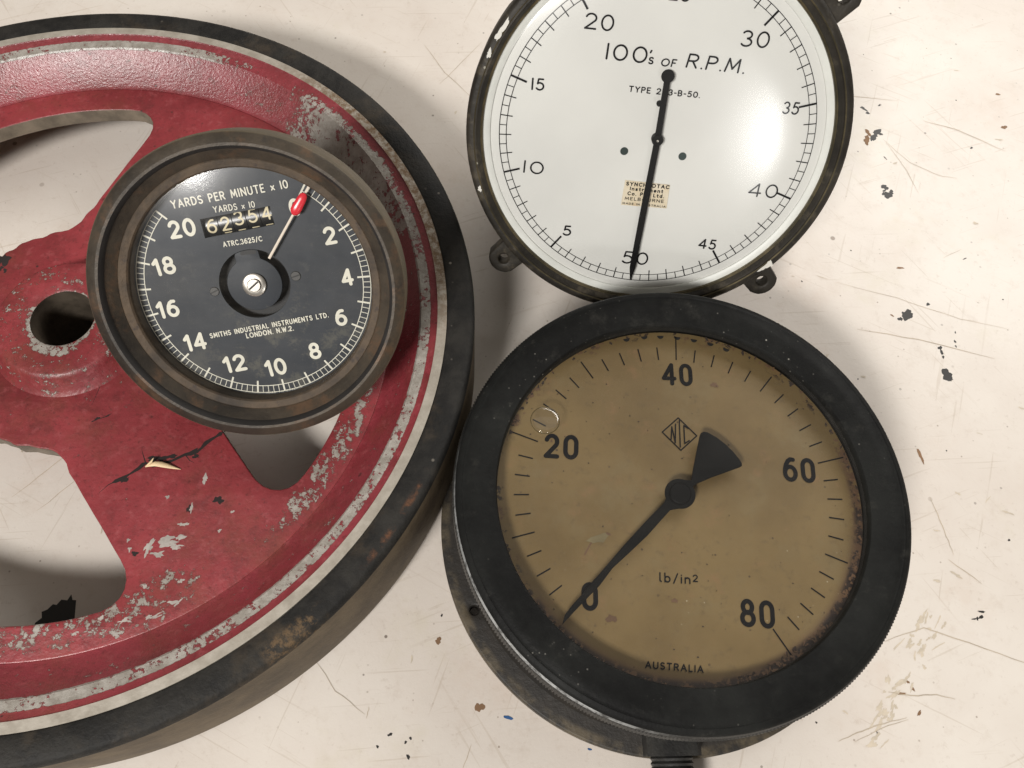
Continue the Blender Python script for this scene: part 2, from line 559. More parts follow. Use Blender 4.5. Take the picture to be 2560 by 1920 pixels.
def ribbon(bm, pts, hw, z, closed=False, mi=0, caps=True, warp=None, taper=None):
    P = [Vector(p[:2]) for p in pts]
    n = len(P)
    if n == 1:
        P.append(P[0] + Vector((hw * .02, 0)))
        n = 2
    L, R = [], []
    for i in range(n):
        if closed:
            a, c2 = P[i - 1], P[(i + 1) % n]
        else:
            a, c2 = P[max(i - 1, 0)], P[min(i + 1, n - 1)]
        d1 = (P[i] - a)
        d2 = (c2 - P[i])
        if d1.length < 1e-9:
            d1 = d2
        if d2.length < 1e-9:
            d2 = d1
        d1, d2 = d1.normalized(), d2.normalized()
        t = (d1 + d2)
        t = t.normalized() if t.length > 1e-6 else d1
        nrm = Vector((-t.y, t.x))
        k = hw * (taper(i / (n - 1)) if taper else 1) / max(.6, nrm.dot(Vector((-d1.y, d1.x))))
        L.append(P[i] + nrm * k)
        R.append(P[i] - nrm * k)

    def V(p):
        return bm.verts.new((p.x, p.y, z + (warp(p.x, p.y) if warp else 0)))
    vl, vr = [V(p) for p in L], [V(p) for p in R]
    for i in range(n if closed else n - 1):
        j = (i + 1) % n
        f = bm.faces.new((vr[i], vr[j], vl[j], vl[i]))
        f.material_index = mi
    if caps and not closed:
        for end in (0, 1):
            c0 = P[-1] if end else P[0]
            d = (P[-1] - P[-2]) if end else (P[0] - P[1])
            a = math.atan2(d.y, d.x)
            h = hw * (taper(float(end)) if taper else 1)
            arc = [V(c0 + Vector((math.cos(a + t), math.sin(a + t))) * h) for t in (-PI / 3, -PI / 6, 0, PI / 6, PI / 3)]
            loop = ([vr[-1]] + arc + [vl[-1]]) if end else ([vl[0]] + arc + [vr[0]])
            f = bm.faces.new(loop)
            f.material_index = mi


def split_sharp(pts, closed):
    """cut a stroke at its sharp corners so every corner gets a round join"""
    if closed:
        return [(pts, True)]
    out, cur = [], [pts[0]]
    for i in range(1, len(pts)):
        cur.append(pts[i])
        if i < len(pts) - 1:
            a = Vector(pts[i]) - Vector(pts[i - 1])
            c2 = Vector(pts[i + 1]) - Vector(pts[i])
            if a.length > 1e-9 and c2.length > 1e-9 and a.angle(c2) > .75:
                out.append((cur, False))
                cur = [pts[i]]
    out.append((cur, False))
    return out


# stroke lettering -------------------------------------------------
def arc(cx, cy, rx_, ry_, a0, a1, n=14):
    return [(cx + rx_ * math.cos(math.radians(a0 + (a1 - a0) * i / n)), cy + ry_ * math.sin(math.radians(a0 + (a1 - a0) * i / n))) for i in range(n + 1)]


def loop(cx, cy, rx_, ry_, n=28):
    return ('c', arc(cx, cy, rx_, ry_, 90, 450 - 360 / n, n - 1))


def stadium(w, h):
    r = w / 2
    k = r * 1.05
    return ('c', arc(r, h - k, r, k, 0, 180, 10) + arc(r, k, r, k, 180, 360, 10))


G = {
    '0': (.62, [loop(.31, .5, .31, .5)]), '1': (.0, [[(0, 0), (0, 1)]]),
    '2': (.58, [arc(.29, .715, .275, .285, 165, -38, 16) + [(.0, 0), (.58, 0)]]),
    '3': (.56, [arc(.27, .755, .25, .245, 150, -90) + arc(.27, .255, .29, .255, 90, -150)]),
    '4': (.66, [[(.50, 0), (.50, 1), (0, .27), (.66, .27)]]),
    '5': (.55, [[(.50, 1), (.13, 1), (.07, .56)] + arc(.25, .325, .30, .325, 122, -145, 16)]),
    '6': (.58, [loop(.29, .31, .29, .31), [(.0, .33), (.02, .50), (.08, .70), (.20, .89), (.34, .98), (.49, .97)]]),
    '8': (.58, [loop(.29, .755, .235, .245), loop(.29, .265, .29, .265)]),
    'A': (.74, [[(0, 0), (.37, 1), (.74, 0)], [(.13, .33), (.61, .33)]]),
    'B': (.56, [[(0, 0), (0, 1), (.28, 1)] + arc(.28, .765, .23, .235, 90, -90, 8) + [(0, .53)], [(.28, .53)] + arc(.30, .265, .26, .265, 90, -90, 8) + [(0, 0)]]),
    'C': (.68, [arc(.42, .5, .42, .5, 48, 312, 20)]),
    'D': (.66, [[(0, 0), (0, 1), (.22, 1)] + arc(.24, .5, .42, .5, 90, -90, 14) + [(0, 0)]]),
    'E': (.48, [[(.48, 1), (0, 1), (0, 0), (.48, 0)], [(0, .52), (.40, .52)]]),
    'F': (.46, [[(.46, 1), (0, 1), (0, 0)], [(0, .52), (.38, .52)]]),
    'G': (.74, [arc(.42, .5, .42, .5, 48, 345, 22) + [(.80, .46), (.50, .46)]]),
    'H': (.64, [[(0, 0), (0, 1)], [(.64, 0), (.64, 1)], [(0, .52), (.64, .52)]]),
    'I': (.0, [[(0, 0), (0, 1)]]), 'L': (.44, [[(0, 1), (0, 0), (.44, 0)]]),
    'M': (.80, [[(0, 0), (.08, 1), (.40, .22), (.72, 1), (.80, 0)]]),
    'N': (.66, [[(0, 0), (0, 1), (.66, 0), (.66, 1)]]),
    'O': (.90, [loop(.45, .5, .45, .5)]),
    'P': (.54, [[(0, 0), (0, 1), (.26, 1)] + arc(.28, .74, .26, .26, 90, -90, 8) + [(0, .48)]]),
    'R': (.58, [[(0, 0), (0, 1), (.28, 1)] + arc(.30, .745, .26, .255, 90, -90, 8) + [(0, .49)], [(.28, .49), (.58, 0)]]),
    'S': (.54, [arc(.28, .755, .255, .245, 35, 270, 12) + arc(.27, .255, .27, .255, 90, -150, 12)]),
    'T': (.62, [[(0, 1), (.62, 1)], [(.31, 1), (.31, 0)]]),
    'U': (.62, [[(0, 1)] + arc(.31, .31, .31, .31, 180, 360, 12) + [(.62, 1)]]),
    'W': (.98, [[(0, 1), (.25, 0), (.49, .92), (.73, 0), (.98, 1)]]),
    'Y': (.66, [[(0, 1), (.33, .48), (.66, 1)], [(.33, .48), (.33, 0)]]),
    'b': (.50, [[(0, 1), (0, 0)], loop(.25, .31, .25, .31, 20)]), 'd': (.50, [[(.5, 1), (.5, 0)], loop(.25, .31, .25, .31, 20)]),
    'e': (.50, [[(.02, .33), (.5, .33)] + arc(.25, .31, .25, .31, 5, 315, 16)]),
    'i': (.0, [[(0, 0), (0, .62)], [(0, .88)]]), 'l': (.12, [[(0, 1), (0, .10), (.12, 0)]]),
    'm': (.78, [[(0, 0), (0, .62)], arc(.195, .42, .195, .2, 180, 0, 8) + [(.39, 0)], arc(.585, .42, .195, .2, 180, 0, 8) + [(.78, 0)]]),
    'n': (.46, [[(0, 0), (0, .62)], arc(.23, .40, .23, .22, 180, 0, 8) + [(.46, 0)]]),
    'o': (.56, [loop(.28, .31, .28, .31, 20)]),
    'r': (.30, [[(0, 0), (0, .62)], arc(.22, .38, .22, .24, 180, 70, 6)]),
    's': (.40, [arc(.2, .47, .18, .15, 35, 270, 10) + arc(.2, .16, .2, .16, 90, -150, 10)]),
    't': (.32, [[(.12, .92), (.12, .12), (.22, 0), (.32, 0)], [(0, .62), (.30, .62)]]),
    'u': (.46, [[(0, .62)] + arc(.23, .23, .23, .23, 180, 360, 8) + [(.46, .62)], [(.46, .62), (.46, 0)]]),
    'x': (.44, [[(0, .05), (.44, .58)], [(0, .58), (.44, .05)]]),
    'y': (.46, [[(0, .62), (.23, .0)], [(.46, .62), (.12, -.28)]]),
    '.': (.0, [[(0, .0)]]), '-': (.26, [[(0, .45), (.26, .45)]]), '/': (.40, [[(0, -.08), (.40, 1.02)]]),
    "'": (.08, [[(0, .84), (.08, 1)]]), ' ': (.34, []),
}
DIN0 = (.56, [stadium(.56, 1.0)])
FLAG1 = (.26, [[(0, .76), (.24, 1), (.24, 0)]])
SMALL_S = (.54, G['S'][1])


def text(bm, s, x0, y0, x1, y1, h, weight, z, style='', gap=.24, slant=0.0, warp=None, mi=0):
    """stroke text whose baseline runs from (x0,y0) to (x1,y1); ink height h, stroke width weight*h"""
    w = weight * h
    glyphs, x = [], 0.0
    for ch in s:
        gl = G[ch]
        if ch == '0' and style == 'din':
            gl = DIN0
        if ch == '1' and style == 'gill':
            gl = FLAG1
        glyphs.append((x, gl))
        x += gl[0] + gap + weight
        if ch == '.':
            x -= gap * .25
    tot = x - gap - weight
    a, e = Vector((x0, y0)), Vector((x1, y1))
    ln = (e - a).length
    ux = (e - a).normalized()
    uy = Vector((-ux.y, ux.x))
    kx = (ln - w) / max(tot, 1e-6) if tot > .01 else 0
    zi = 0
    for gx, (gw, strokes) in glyphs:
        for st_ in strokes:
            closed = isinstance(st_, tuple)
            pts = st_[1] if closed else st_
            q = []
            for px, py in pts:
                X = w / 2 + (gx + px) * kx + slant * py * h
                Y = w / 2 + py * (h - w)
                pnew = a + ux * X + uy * Y
                if warp and q:
                    pold = Vector(q[-1])
                    m = max(1, int((pnew - pold).length / (h * .08)))
                    q += [tuple(pold.lerp(pnew, t / m)) for t in range(1, m)]
                q.append(tuple(pnew))
            for seg_, cl in split_sharp(q, closed):
                ribbon(bm, seg_, w / 2, z + zi * 2.5e-5, cl, mi, True, warp)
                zi += 1


def tick(bm, ang, r0, r1, w, z):
    d = Vector((math.cos(ang), math.sin(ang)))
    t = Vector((-d.y, d.x)) * w / 2
    bm.faces.new([bm.verts.new((p.x, p.y, z)) for p in (d * r0 - t, d * r1 - t, d * r1 + t, d * r0 + t)])


def ring_line(bm, r, w, z, a0=0.0, a1=2 * PI, n=180):
    full = abs(a1 - a0 - 2 * PI) < 1e-6
    a = [(r * math.cos(a0 + (a1 - a0) * i / n), r * math.sin(a0 + (a1 - a0) * i / n)) for i in range(n if full else n + 1)]
    ribbon(bm, a, w / 2, z, full, 0, False)


def blob(bm, cx, cy, rx_, ry_, z, rot=0.0, mi=0, n=18, jag=.35, rnd=random):
    ph = [rnd.uniform(0, 6.28) for _ in range(4)]
    vs = []
    for i in range(n):
        t = 2 * PI * i / n
        k = 1 + jag * (.5 * math.sin(2 * t + ph[0]) + .35 * math.sin(3 * t + ph[1]) + .3 * math.sin(5 * t + ph[2]) + .25 * math.sin(7 * t + ph[3]))
        x, y = rx_ * k * math.cos(t), ry_ * k * math.sin(t)
        vs.append(bm.verts.new((cx + x * math.cos(rot) - y * math.sin(rot), cy + x * math.sin(rot) + y * math.cos(rot), z)))
    f = bm.faces.new(vs)
    f.material_index = mi
    return f


def tube(bm, pts, radii, seg=14, flat=1.0):
    rings = []
    for i, (p, r) in enumerate(zip(pts, radii)):
        p = Vector(p)
        d = (Vector(pts[min(i + 1, len(pts) - 1)]) - Vector(pts[max(i - 1, 0)])).normalized()
        sx = d.cross(Vector((0, 0, 1))).normalized()
        sy = sx.cross(d)
        rings.append([bm.verts.new(p + sx * r * math.cos(2 * PI * k / seg) + sy * r * flat * math.sin(2 * PI * k / seg)) for k in range(seg)])
    for a, c2 in zip(rings, rings[1:]):
        for k in range(seg):
            bm.faces.new((a[k], a[(k + 1) % seg], c2[(k + 1) % seg], c2[k]))
    bm.faces.new(rings[0][::-1])
    bm.faces.new(rings[-1])


def screw(name, parent, c, r, z, h, mat, slot_deg):
    """slotted cheese-head screw"""
    bm = bmesh.new()
    lathe(bm, [(r, z - h), (r, z - r * .12), (r * .9, z), (0, z)], 40, None, c)
    o = link(name, bm, mat, parent)
    bm = bmesh.new()
    a = math.radians(slot_deg)
    d = Vector((math.cos(a), math.sin(a)))
    ribbon(bm, [Vector(c) - d * r * .88, Vector(c) + d * r * .88], r * .13, z + 2e-4, caps=False)
    link('slot', bm, 'slot_black', o, 0)
    return o


# ------------------------------------------------------------------ the bench
def build_bench():
    bm = bmesh.new()
    x0, x1, y0, y1 = -3.2, 3.2, -1.6, 3.6
    vs = [bm.verts.new(p) for p in ((x0, y0, 0), (x1, y0, 0), (x1, y1, 0), (x0, y1, 0))]
    lo = [bm.verts.new((v.co.x, v.co.y, -.09)) for v in vs]
    bm.faces.new(vs)
    bm.faces.new(lo[::-1])
    for i in range(4):
        j = (i + 1) % 4
        bm.faces.new((vs[i], lo[i], lo[j], vs[j]))
    rnd = random.Random(11)
    zz = [6e-5]

    def z():
        zz[0] += 2e-6
        return zz[0]
    B = lambda x, y, rx_, ry_, rot=0, mi=1, jag=.35: blob(bm, x, y, rx_, ry_, z(), rot, mi, 20, jag, rnd)
    # black paint spots down the right hand side
    for x, y, a, c2, r in ((.747, 1.121, .004, .003, 0), (.751, 1.116, .006, .002, -.5), (.7545, 1.108, .004, .003, .4), (.7815, 1.1277, .0028, .002, .5),
                           (.764, 1.0625, .0085, .0055, .2), (.758, 1.054, .006, .0045, 1.0), (.752, 1.047, .0048, .0085, -.3), (.769, 1.057, .003, .004, .8),
                           (.750, .933, .0065, .0055, 0), (.7475, .925, .004, .002, .3), (.758, .918, .003, .002, 0), (.7523, .915, .0095, .006, .3), (.760, .922, .004, .005, .2), (.745, .918, .004, .003, 0),
                           (.937, 1.0269, .003, .0022, .3), (.731, .6655, .009, .0085, .1), (.735, .673, .004, .006, .2), (.7255, .668, .0035, .005, 0), (.7175, .6593, .0042, .0036, 0),
                           (.7722, .688, .0028, .0032, 0), (.7727, .605, .0042, .003, 0), (.7735, .597, .002, .006, .1), (.774, .588, .0018, .003, 0),
                           (.772, .5558, .0092, .0098, .1), (.7755, .551, .004, .007, .6), (.8012, .617, .0016, .003, .1), (.8005, .608, .0016, .002, 0), (.806, .634, .0013, .002, 0),
                           (.7296, .1805, .006, .0013, -.1), (.727, .173, .0042, .002, .2), (.721, .171, .0016, .0028, 0), (.716, .1705, .0032, .0012, .1),
                           (-.106, .035, .003, .002, .3), (-.0792, .03, .0018, .0018, 0), (-.0854, .0253, .0018, .0018, 0), (-.1216, .0208, .0016, .002, 0), (-.0815, .0079, .0022, .003, .2),
                           (-.0409, .1859, .0014, .002, 0), (.0108, .0657, .0045, .0042, 0), (.7655, 1.0, .0012, .004, .5), (.2, 1.1, .003, .0013, .4), (.86, .78, .004, .001, .4)):
        B(x, y, a, c2, r)
    for k in range(30):                                        # small drips in the wheel openings and lower corners
        B(rnd.uniform(-1.0, .95), rnd.uniform(0, 1.3), rnd.uniform(.0008, .0018), rnd.uniform(.0008, .002), rnd.uniform(0, 3))
    # ragged black hole in the board, inside the lower opening of the wheel
    f = [(-.592, .176), (-.589, .184), (-.582, .190), (-.584, .198), (-.577, .201), (-.571, .208), (-.566, .207), (-.561, .214), (-.553, .213), (-.549, .221), (-.546, .2135), (-.541, .213), (-.539, .195), (-.536, .170), (-.57, .160)]
    fc = bm.faces.new([bm.verts.new((x, y, z())) for x, y in f])
    fc.material_index = 1
    # rust stains
    for x, y, a, c2, r in ((.741, 1.046, .004, .008, .2), (.737, 1.037, .004, .007, 0), (.745, 1.060, .004, .008, .4), (1.0145, 1.0781, .006, .004, 0), (1.025, 1.161, .004, .003, 0), (.6955, .416, .0026, .011, .15),
                           (.694, .424, .0022, .005, .3), (.011, .066, .0062, .0056, 0), (-.045, .152, .004, .0045, 0), (.605, .079, .004, .0016, -.8), (.600, .088, .003, .0016, -.9), (.586, .073, .010, .0014, -.05), (.607, .0478, .0045, .0018, .7), (.74, .76, .008, .0016, 0), (.705, .666, .003, .0016, -.6)):
        B(x, y, a, c2, r, 2)
    # faint yellow-brown dirt trails
    for k in range(46):
        t = rnd.random()
        x, y = .655 + (.545 - .655) * t + rnd.gauss(0, .012), .175 + (.02 - .175) * t + rnd.gauss(0, .008)
        B(x, y, rnd.uniform(.002, .010), rnd.uniform(.001, .003), rnd.uniform(.4, 1.2), 5, .6)
    for k in range(40):
        B(rnd.uniform(.35, 1.0), rnd.uniform(0, 1.25), rnd.uniform(.002, .009), rnd.uniform(.0008, .002), rnd.uniform(-.6, .8), 5, .6)
    for k in range(26):
        B(rnd.uniform(-.75, .2), rnd.uniform(-.02, 1.3), rnd.uniform(.002, .006), rnd.uniform(.0008, .002), rnd.uniform(0, 3), 5, .6)
    # blue ink mark
    B(.049, .0525, .0062, .0022, -.25, 4, .15)
    B(.155, .012, .003, .0012, -.3, 4, .15)
    # long scratches and pencil lines
    SC = [[(.5692, .075), (.5873, .0724), (.611, .0698), (.6358, .0713), (.661, .0645)], [(.4891, .0156), (.5162, .025), (.5435, .0338), (.5885, .0423)], [(.51, .014), (.55, .030), (.59, .040)],
          [(.694, .35), (.70, .325), (.705, .29), (.709, .262)], [(.70, .255), (.74, .22)],
          [(.62, .73), (.72, .70), (.82, .66), (.9, .64)], [(.64, .64), (.74, .62), (.86, .585)], [(.77, 1.045), (.81, .99), (.86, .96), (.89, .955)], [(.775, 1.04), (.80, .97), (.81, .92)],
          [(.82, .78), (.86, .80)], [(.58, .142), (.64, .16), (.72, .13), (.8, .1)], [(-.09, 1.26), (-.05, 1.19), (.0, 1.13)], [(.02, 1.27), (-.03, 1.2), (-.06, 1.16)],
          [(.12, 1.06), (.15, 1.01), (.17, .97)], [(.15, 1.06), (.18, 1.0), (.24, .93)], [(.09, 1.05), (.14, .97)], [(-.21, .13), (-.18, .09), (-.14, .06)], [(-.135, .07), (-.138, .055)], [(.0, .02), (-.012, -.01)],
          [(-.66, .36), (-.62, .40), (-.58, .44)], [(-.62, .34), (-.57, .39)], [(.62, 1.18), (.72, 1.15), (.82, 1.14)], [(.86, 1.09), (.92, 1.07), (1.0, 1.02)]]
    for pts in SC:
        q = []
        for a, c2 in zip(pts, pts[1:]):
            for t in (0, .25, .5, .75):
                q.append((a[0] + (c2[0] - a[0]) * t + rnd.uniform(-.0008, .0008), a[1] + (c2[1] - a[1]) * t + rnd.uniform(-.0008, .0008)))
        q.append(pts[-1])
        ribbon(bm, q, rnd.uniform(.0003, .0006), z(), False, 3, False, None, lambda t: .35 + 1.3 * t * (1 - t) * 2)
    o = link('workbench_top', bm, ['board', 'paint_spot', 'rust_stain', 'scratch', 'blue_mark', 'dirt'], None, 0)
    o['kind'] = 'structure'
    return o


build_bench()

# ------------------------------------------------------------------ the red wheel
WX, WY = -0.5663, 0.5675
wheel = thing('handwheel', 'large red painted cast wheel with a black tyre, lying flat under the dark dial', 'wheel', Matrix.Translation((WX * S, WY * S, 0)))
lathe_obj('tyre', [(.5333, .004), (.564, .002), (.5705, .008), (.5715, .020), (.5712, .161), (.568, .169), (.563, .1712), (.536, .1712), (.5333, .170)],
          ['tyre', 'tyre_side'], wheel, 220, [1, 1, 1, 1, 0, 0, 0, 0], 50)
# rim: machined face, small step, worn ridge, sloping inner wall
lathe_obj('rim', [(.5325, .006), (.5325, .1716), (.5195, .1716), (.5185, .1700), (.5105, .1665), (.5085, .1662), (.4965, .1648), (.4930, .1610), (.4560, .1225), (.4505, .1205),
                  (.4505, .094), (.458, .094), (.500, .138), (.514, .140), (.516, .006)], ['bare_rim', 'red_rim', 'bare_cast'], wheel, 220, [0, 0, 1, 1, 1, 1, 1, 1, 1, 1, 2, 2, 2, 2], 30)


def web_hole(mid):
    """opening between two spokes: rounded sector"""
    rnd = random.Random(int(mid) + 5)
    cx, cy = .30 * math.cos(math.radians(mid)), .30 * math.sin(math.radians(mid))
    n1 = math.radians(mid - 60 - 90)
    n2 = math.radians(mid + 60 + 90)

    def f(x, y):
        r = math.hypot(x, y)
        rho = .015 + .037 * max(0, min(1, (r - .26) / .06))
        d = [r - .4065, .176 - r, x * math.cos(n1) + y * math.sin(n1) + .094, x * math.cos(n2) + y * math.sin(n2) + .094]
        p = [max(0, q + rho) for q in d]
        s_ = math.sqrt(sum(q * q for q in p)) - rho
        return s_ if s_ > -rho else max(d)
    out = []
    ph = [rnd.uniform(0, 6.28) for _ in range(6)]
    for i in range(150):
        a = 2 * PI * i / 150
        lo_, hi_ = 0.0, .5
        for _ in range(40):
            m = (lo_ + hi_) / 2
            if f(cx + m * math.cos(a), cy + m * math.sin(a)) < 0:
                lo_ = m
            else:
                hi_ = m
        rr = math.hypot(cx + lo_ * math.cos(a), cy + lo_ * math.sin(a))
        rag = .0024 * max(0, min(1, (.235 - rr) / .04)) + .0003
        lo_ += rag * (.5 * math.sin(11 * a + ph[0]) + .4 * math.sin(23 * a + ph[1]) + .4 * math.sin(37 * a + ph[2]))
        out.append((cx + lo_ * math.cos(a), cy + lo_ * math.sin(a)))
    return out


web = plate('spoked_disc', [circle(.4505, 180), web_hole(6.5), web_hole(126.5), web_hole(246.5), circle(.085, 64)], .094, .1212, ['red_web'], wheel, .0022)
# bare cast metal shows on the walls of the openings
web.data.materials.append(MAT['bare_cast'])
for p in web.data.polygons:
    if abs(p.normal.z) < .5:
        p.material_index = 1
lathe_obj('hub', [(.110, .092), (.110, .119), (.1065, .1225), (.101, .127), (.093, .145), (.0895, .1495), (.086, .1512), (.0465, .1512), (.0432, .149), (.0432, .012), (.085, .012), (.090, .092)],
          ['red_hub', 'bore_metal'], wheel, 128, [0, 0, 0, 0, 0, 0, 0, 0, 1, 1, 1], 40, (0.0, .004))
# crack in a spoke and chips in the paint
bm = bmesh.new()
zc = .12127
pts = [(.098, -.226), (.1016, -.2239), (.110, -.220), (.1178, -.2144), (.1284, -.2065), (.133, -.201), (.1362, -.1993), (.146, -.203), (.1574, -.2002), (.170, -.196), (.1856, -.1874), (.1935, -.186), (.2003, -.1841), (.206, -.178), (.2107, -.171), (.217, -.166), (.2233, -.1619), (.228, -.158)]
ribbon(bm, pts, .0024, zc, False, 0, True, None, lambda t: .35 + abs(math.sin(t * 17)) * .9)
rw = random.Random(3)
for x, y, a, c2, r in ((.1455, -.193, .008, .004, .4), (.156, -.193, .006, .004, -.3), (.168, -.190, .007, .003, .4), (.113, -.222, .006, .003, .8), (.196, -.183, .006, .003, .3), (.2, -.19, .005, .0025, 0), (.062, -.135, .004, .0015, .2), (.075, -.131, .004, .001, .5)):
    blob(bm, x, y, a, c2, zc + rw.uniform(1, 9) * 6e-6, r, 0, 16, .5, rw)
for path, w_ in (([(.1362, -.1993), (.131, -.188), (.128, -.180)], .0007), ([(.1856, -.1874), (.193, -.196), (.199, -.199)], .0006), ([(.1016, -.2239), (.093, -.229), (.083, -.240)], .0007), ([(.228, -.158), (.238, -.152), (.246, -.143)], .0009),
                 ([(.055, -.140), (.063, -.136), (.072, -.133), (.080, -.127)], .0007), ([(.053, -.06), (.056, -.09), (.051, -.115)], .0005)):
    ribbon(bm, path, w_, zc + 4e-5, False, 0, False, None, lambda t: 1.2 - t)
add_marks(web, bm, 'crack_dark')
bm = bmesh.new()


def webpt(ax, ay):
    """rough layout of the bare patches, polar about the hub: degrees, radius"""
    return ax * math.cos(math.radians(ay)), ax * math.sin(math.radians(ay))


for r_, a_, s1, s2, rot in ((.352, -60.0, .014, .006, .25), (.350, -63.5, .006, .010, -.5), (.362, -62, .010, .004, .1), (.356, -57.0, .007, .004, .3), (.366, -58.5, .008, .005, -.3), (.345, -55, .007, .004, .2), (.333, -52, .0026, .0075, -.35), (.309, -45.5, .0028, .011, .05),
                            (.330, -66.5, .003, .0025, 0), (.342, -66.8, .003, .003, 0), (.395, -66, .004, .0028, 0), (.38, -50, .003, .0025, 0), (.300, -55, .003, .002, 0), (.37, -46, .003, .002, 0),
                            (.43, -62, .012, .003, .45), (.435, -66, .010, .003, .4), (.428, -70, .008, .003, .35), (.44, -72, .007, .004, .3), (.415, -74, .003, .003, 0), (.425, -78, .004, .003, 0), (.41, -60, .004, .003, 0),
                            (.16, 158, .004, .003, 0), (.15, 150, .003, .002, 0)):
    x, y = webpt(r_, a_)
    for k in range(4):
        pass
        blob(bm, x + rw.uniform(-.6, .6) * s1, y + rw.uniform(-.6, .6) * s2, s1 * rw.uniform(.3, .7), s2 * rw.uniform(.3, .75), zc + rw.uniform(2, 60) * 1e-6, rot + rw.uniform(-.4, .4), 0, 16, .6, rw)
add_marks(web, bm, 'grey_chip')
bm = bmesh.new()
for r_, a_, s1, s2 in ((.168, 136, .009, .011), (.172, 139, .008, .005), (.158, 140, .004, .004), (.150, 139, .003, .003), (.33, -52.5, .004, .003), (.345, -46.5, .006, .005), (.35, -66, .003, .004)):
    x, y = webpt(r_, a_)
    blob(bm, x, y, s1, s2, zc + rw.uniform(1, 40) * 1e-6, rw.uniform(0, 3), 0, 18, .6, rw)
add_marks(web, bm, 'crack_dark')

# splinter of wood lying on the crack
sp = bmesh.new()
pts = [(.1371, -.2049, .1232), (.1436, -.2030, .1245), (.1501, -.2018, .126), (.1580, -.2026, .126), (.1655, -.2043, .125), (.1745, -.2066, .1238), (.1835, -.2086, .1226)]
tube(sp, [(x + WX, y + WY, z_) for x, y, z_ in pts], [.0007, .0022, .0034, .0038, .0032, .0018, .0003], 8, .45)
tube(sp, [(WX + .138, WY - .2045, .1238), (WX + .146, WY - .1995, .1285), (WX + .149, WY - .1955, .131)], [.0008, .0016, .0003], 6, .5)
o = link('wood_splinter', sp, 'splinter_wood', None, 40)
o['label'] = 'thin pale splinter of wood lying on the crack in the red wheel'
o['category'] = 'splinter'

# ------------------------------------------------------------------ speedometer leaning on the wheel
SM = frame((-.085, -.345, .934), -.22035 * 1.03, .24030 * 1.03, 1.03)
spd = thing('speedometer', 'round dark-faced dial in a tarnished brass case propped on the red wheel', 'speedometer', SM)
lathe_obj('bezel', [(.150, -.02), (.184, -.02), (.1888, -.012), (.1888, .0335), (.1876, .0372), (.1850, .0395), (.1755, .0435), (.1722, .0432), (.1695, .0395), (.1682, .034), (.1570, .0235)],
          ['old_brass', 'dark_groove'], spd, 180, [0, 0, 0, 0, 0, 0, 0, 1, 1, 0], 28)
lathe_obj('retaining_ring', [(.1572, .016), (.1572, .0228), (.1555, .0238), (.1475, .0222), (.1458, .020), (.1456, -.001)], 'rusty_ring', spd, 180)
lathe_obj('case', [(.165, -.0205), (.165, -.032), (.138, -.038), (.134, -.135), (.128, -.140), (.0, -.140)], 'olive_case', spd, 96)
win = [(-.0598, .0813), (.0242, .0988), (.0287, .0765), (-.0558, .0584)]
sdial = plate('dial', [circle(.1456, 160), win, circle(.0437, 72, (-.0005, .002))], -.006, 0, 'slate_dial', spd, 0.0, 30)
# scale and numerals
bm = bmesh.new()
zp = 4e-4
A0, DU = math.radians(61.75), math.radians(14.06)
ring_line(bm, .1430, .0009, zp, A0 - 20 * DU, A0)
ring_line(bm, .1336, .0010, zp + 5e-5, A0 - 20 * DU, A0)
for k in range(0, 101):
    a = A0 - DU * k / 5
    if k % 5:
        tick(bm, a, .1336, .1430, .0008, zp + 1e-4)
    else:
        tick(bm, a, .1270, .1432, .0022, zp + 1.5e-4)
link('scale', bm, 'cream_ink', sdial, 0)
bm = bmesh.new()
for a in [('20', -0.0959, 0.0562, -0.0639, 0.0620, 0.0222), ('18', -0.1196, 0.0094, -0.0927, 0.0149, 0.0224), ('16', -0.1212, -0.0448, -0.0942, -0.0399, 0.0226), ('14', -0.0923, -0.0881, -0.0648, -0.0829, 0.0230),
          ('12', -0.0461, -0.1173, -0.0176, -0.1115, 0.0230), ('10', 0.0065, -0.1221, 0.0336, -0.1164, 0.0230), ('8', 0.0637, -0.0982, 0.0784, -0.0950, 0.0226), ('6', 0.0986, -0.0528, 0.1133, -0.0499, 0.0222),
          ('4', 0.1083, -0.0007, 0.1233, 0.0025, 0.0224), ('2', 0.0891, 0.0517, 0.1042, 0.0548, 0.0224), ('0', 0.0493, 0.0860, 0.0634, 0.0888, 0.0215)]:
    bm = bmesh.new()
    text(bm, *a, .185, zp, 'gill', .2)
    link('numeral', bm, 'cream_ink', sdial, 0)
for a in [('YARDS PER MINUTE x 10', -0.0907, 0.0930, 0.0487, 0.1210, 0.0103, .15), ('YARDS x 10', -0.0423, 0.0893, 0.0075, 0.0970, 0.0079, .14), ('ATRC.3625/C', -0.0345, 0.0477, 0.0130, 0.0561, 0.0067, .17),
          ('SMITHS INDUSTRIAL INSTRUMENTS LTD.', -0.0609, -0.0695, 0.0888, -0.0399, 0.0068, .18), ('LONDON. N.W.2.', -0.0159, -0.0692, 0.0439, -0.0581, 0.0070, .18)]:
    bm = bmesh.new()
    text(bm, *a, zp)
    link('lettering', bm, 'cream_ink', sdial, 0)
bm = bmesh.new()
for i, ch in enumerate('MADE IN ENGLAND'):                     # follows the edge of the dial
    if ch != ' ':
        a = math.radians(-88.5 + i * 1.30)
        px, py = .1443 * math.cos(a), .1443 * math.sin(a)
        tx, ty = -math.sin(a), math.cos(a)
        w_ = .0006 if ch == 'I' else .0022
        text(bm, ch, px, py - .0, px + tx * w_, py + ty * w_, .0022, .17, zp)
link('lettering', bm, 'cream_ink', sdial, 0)

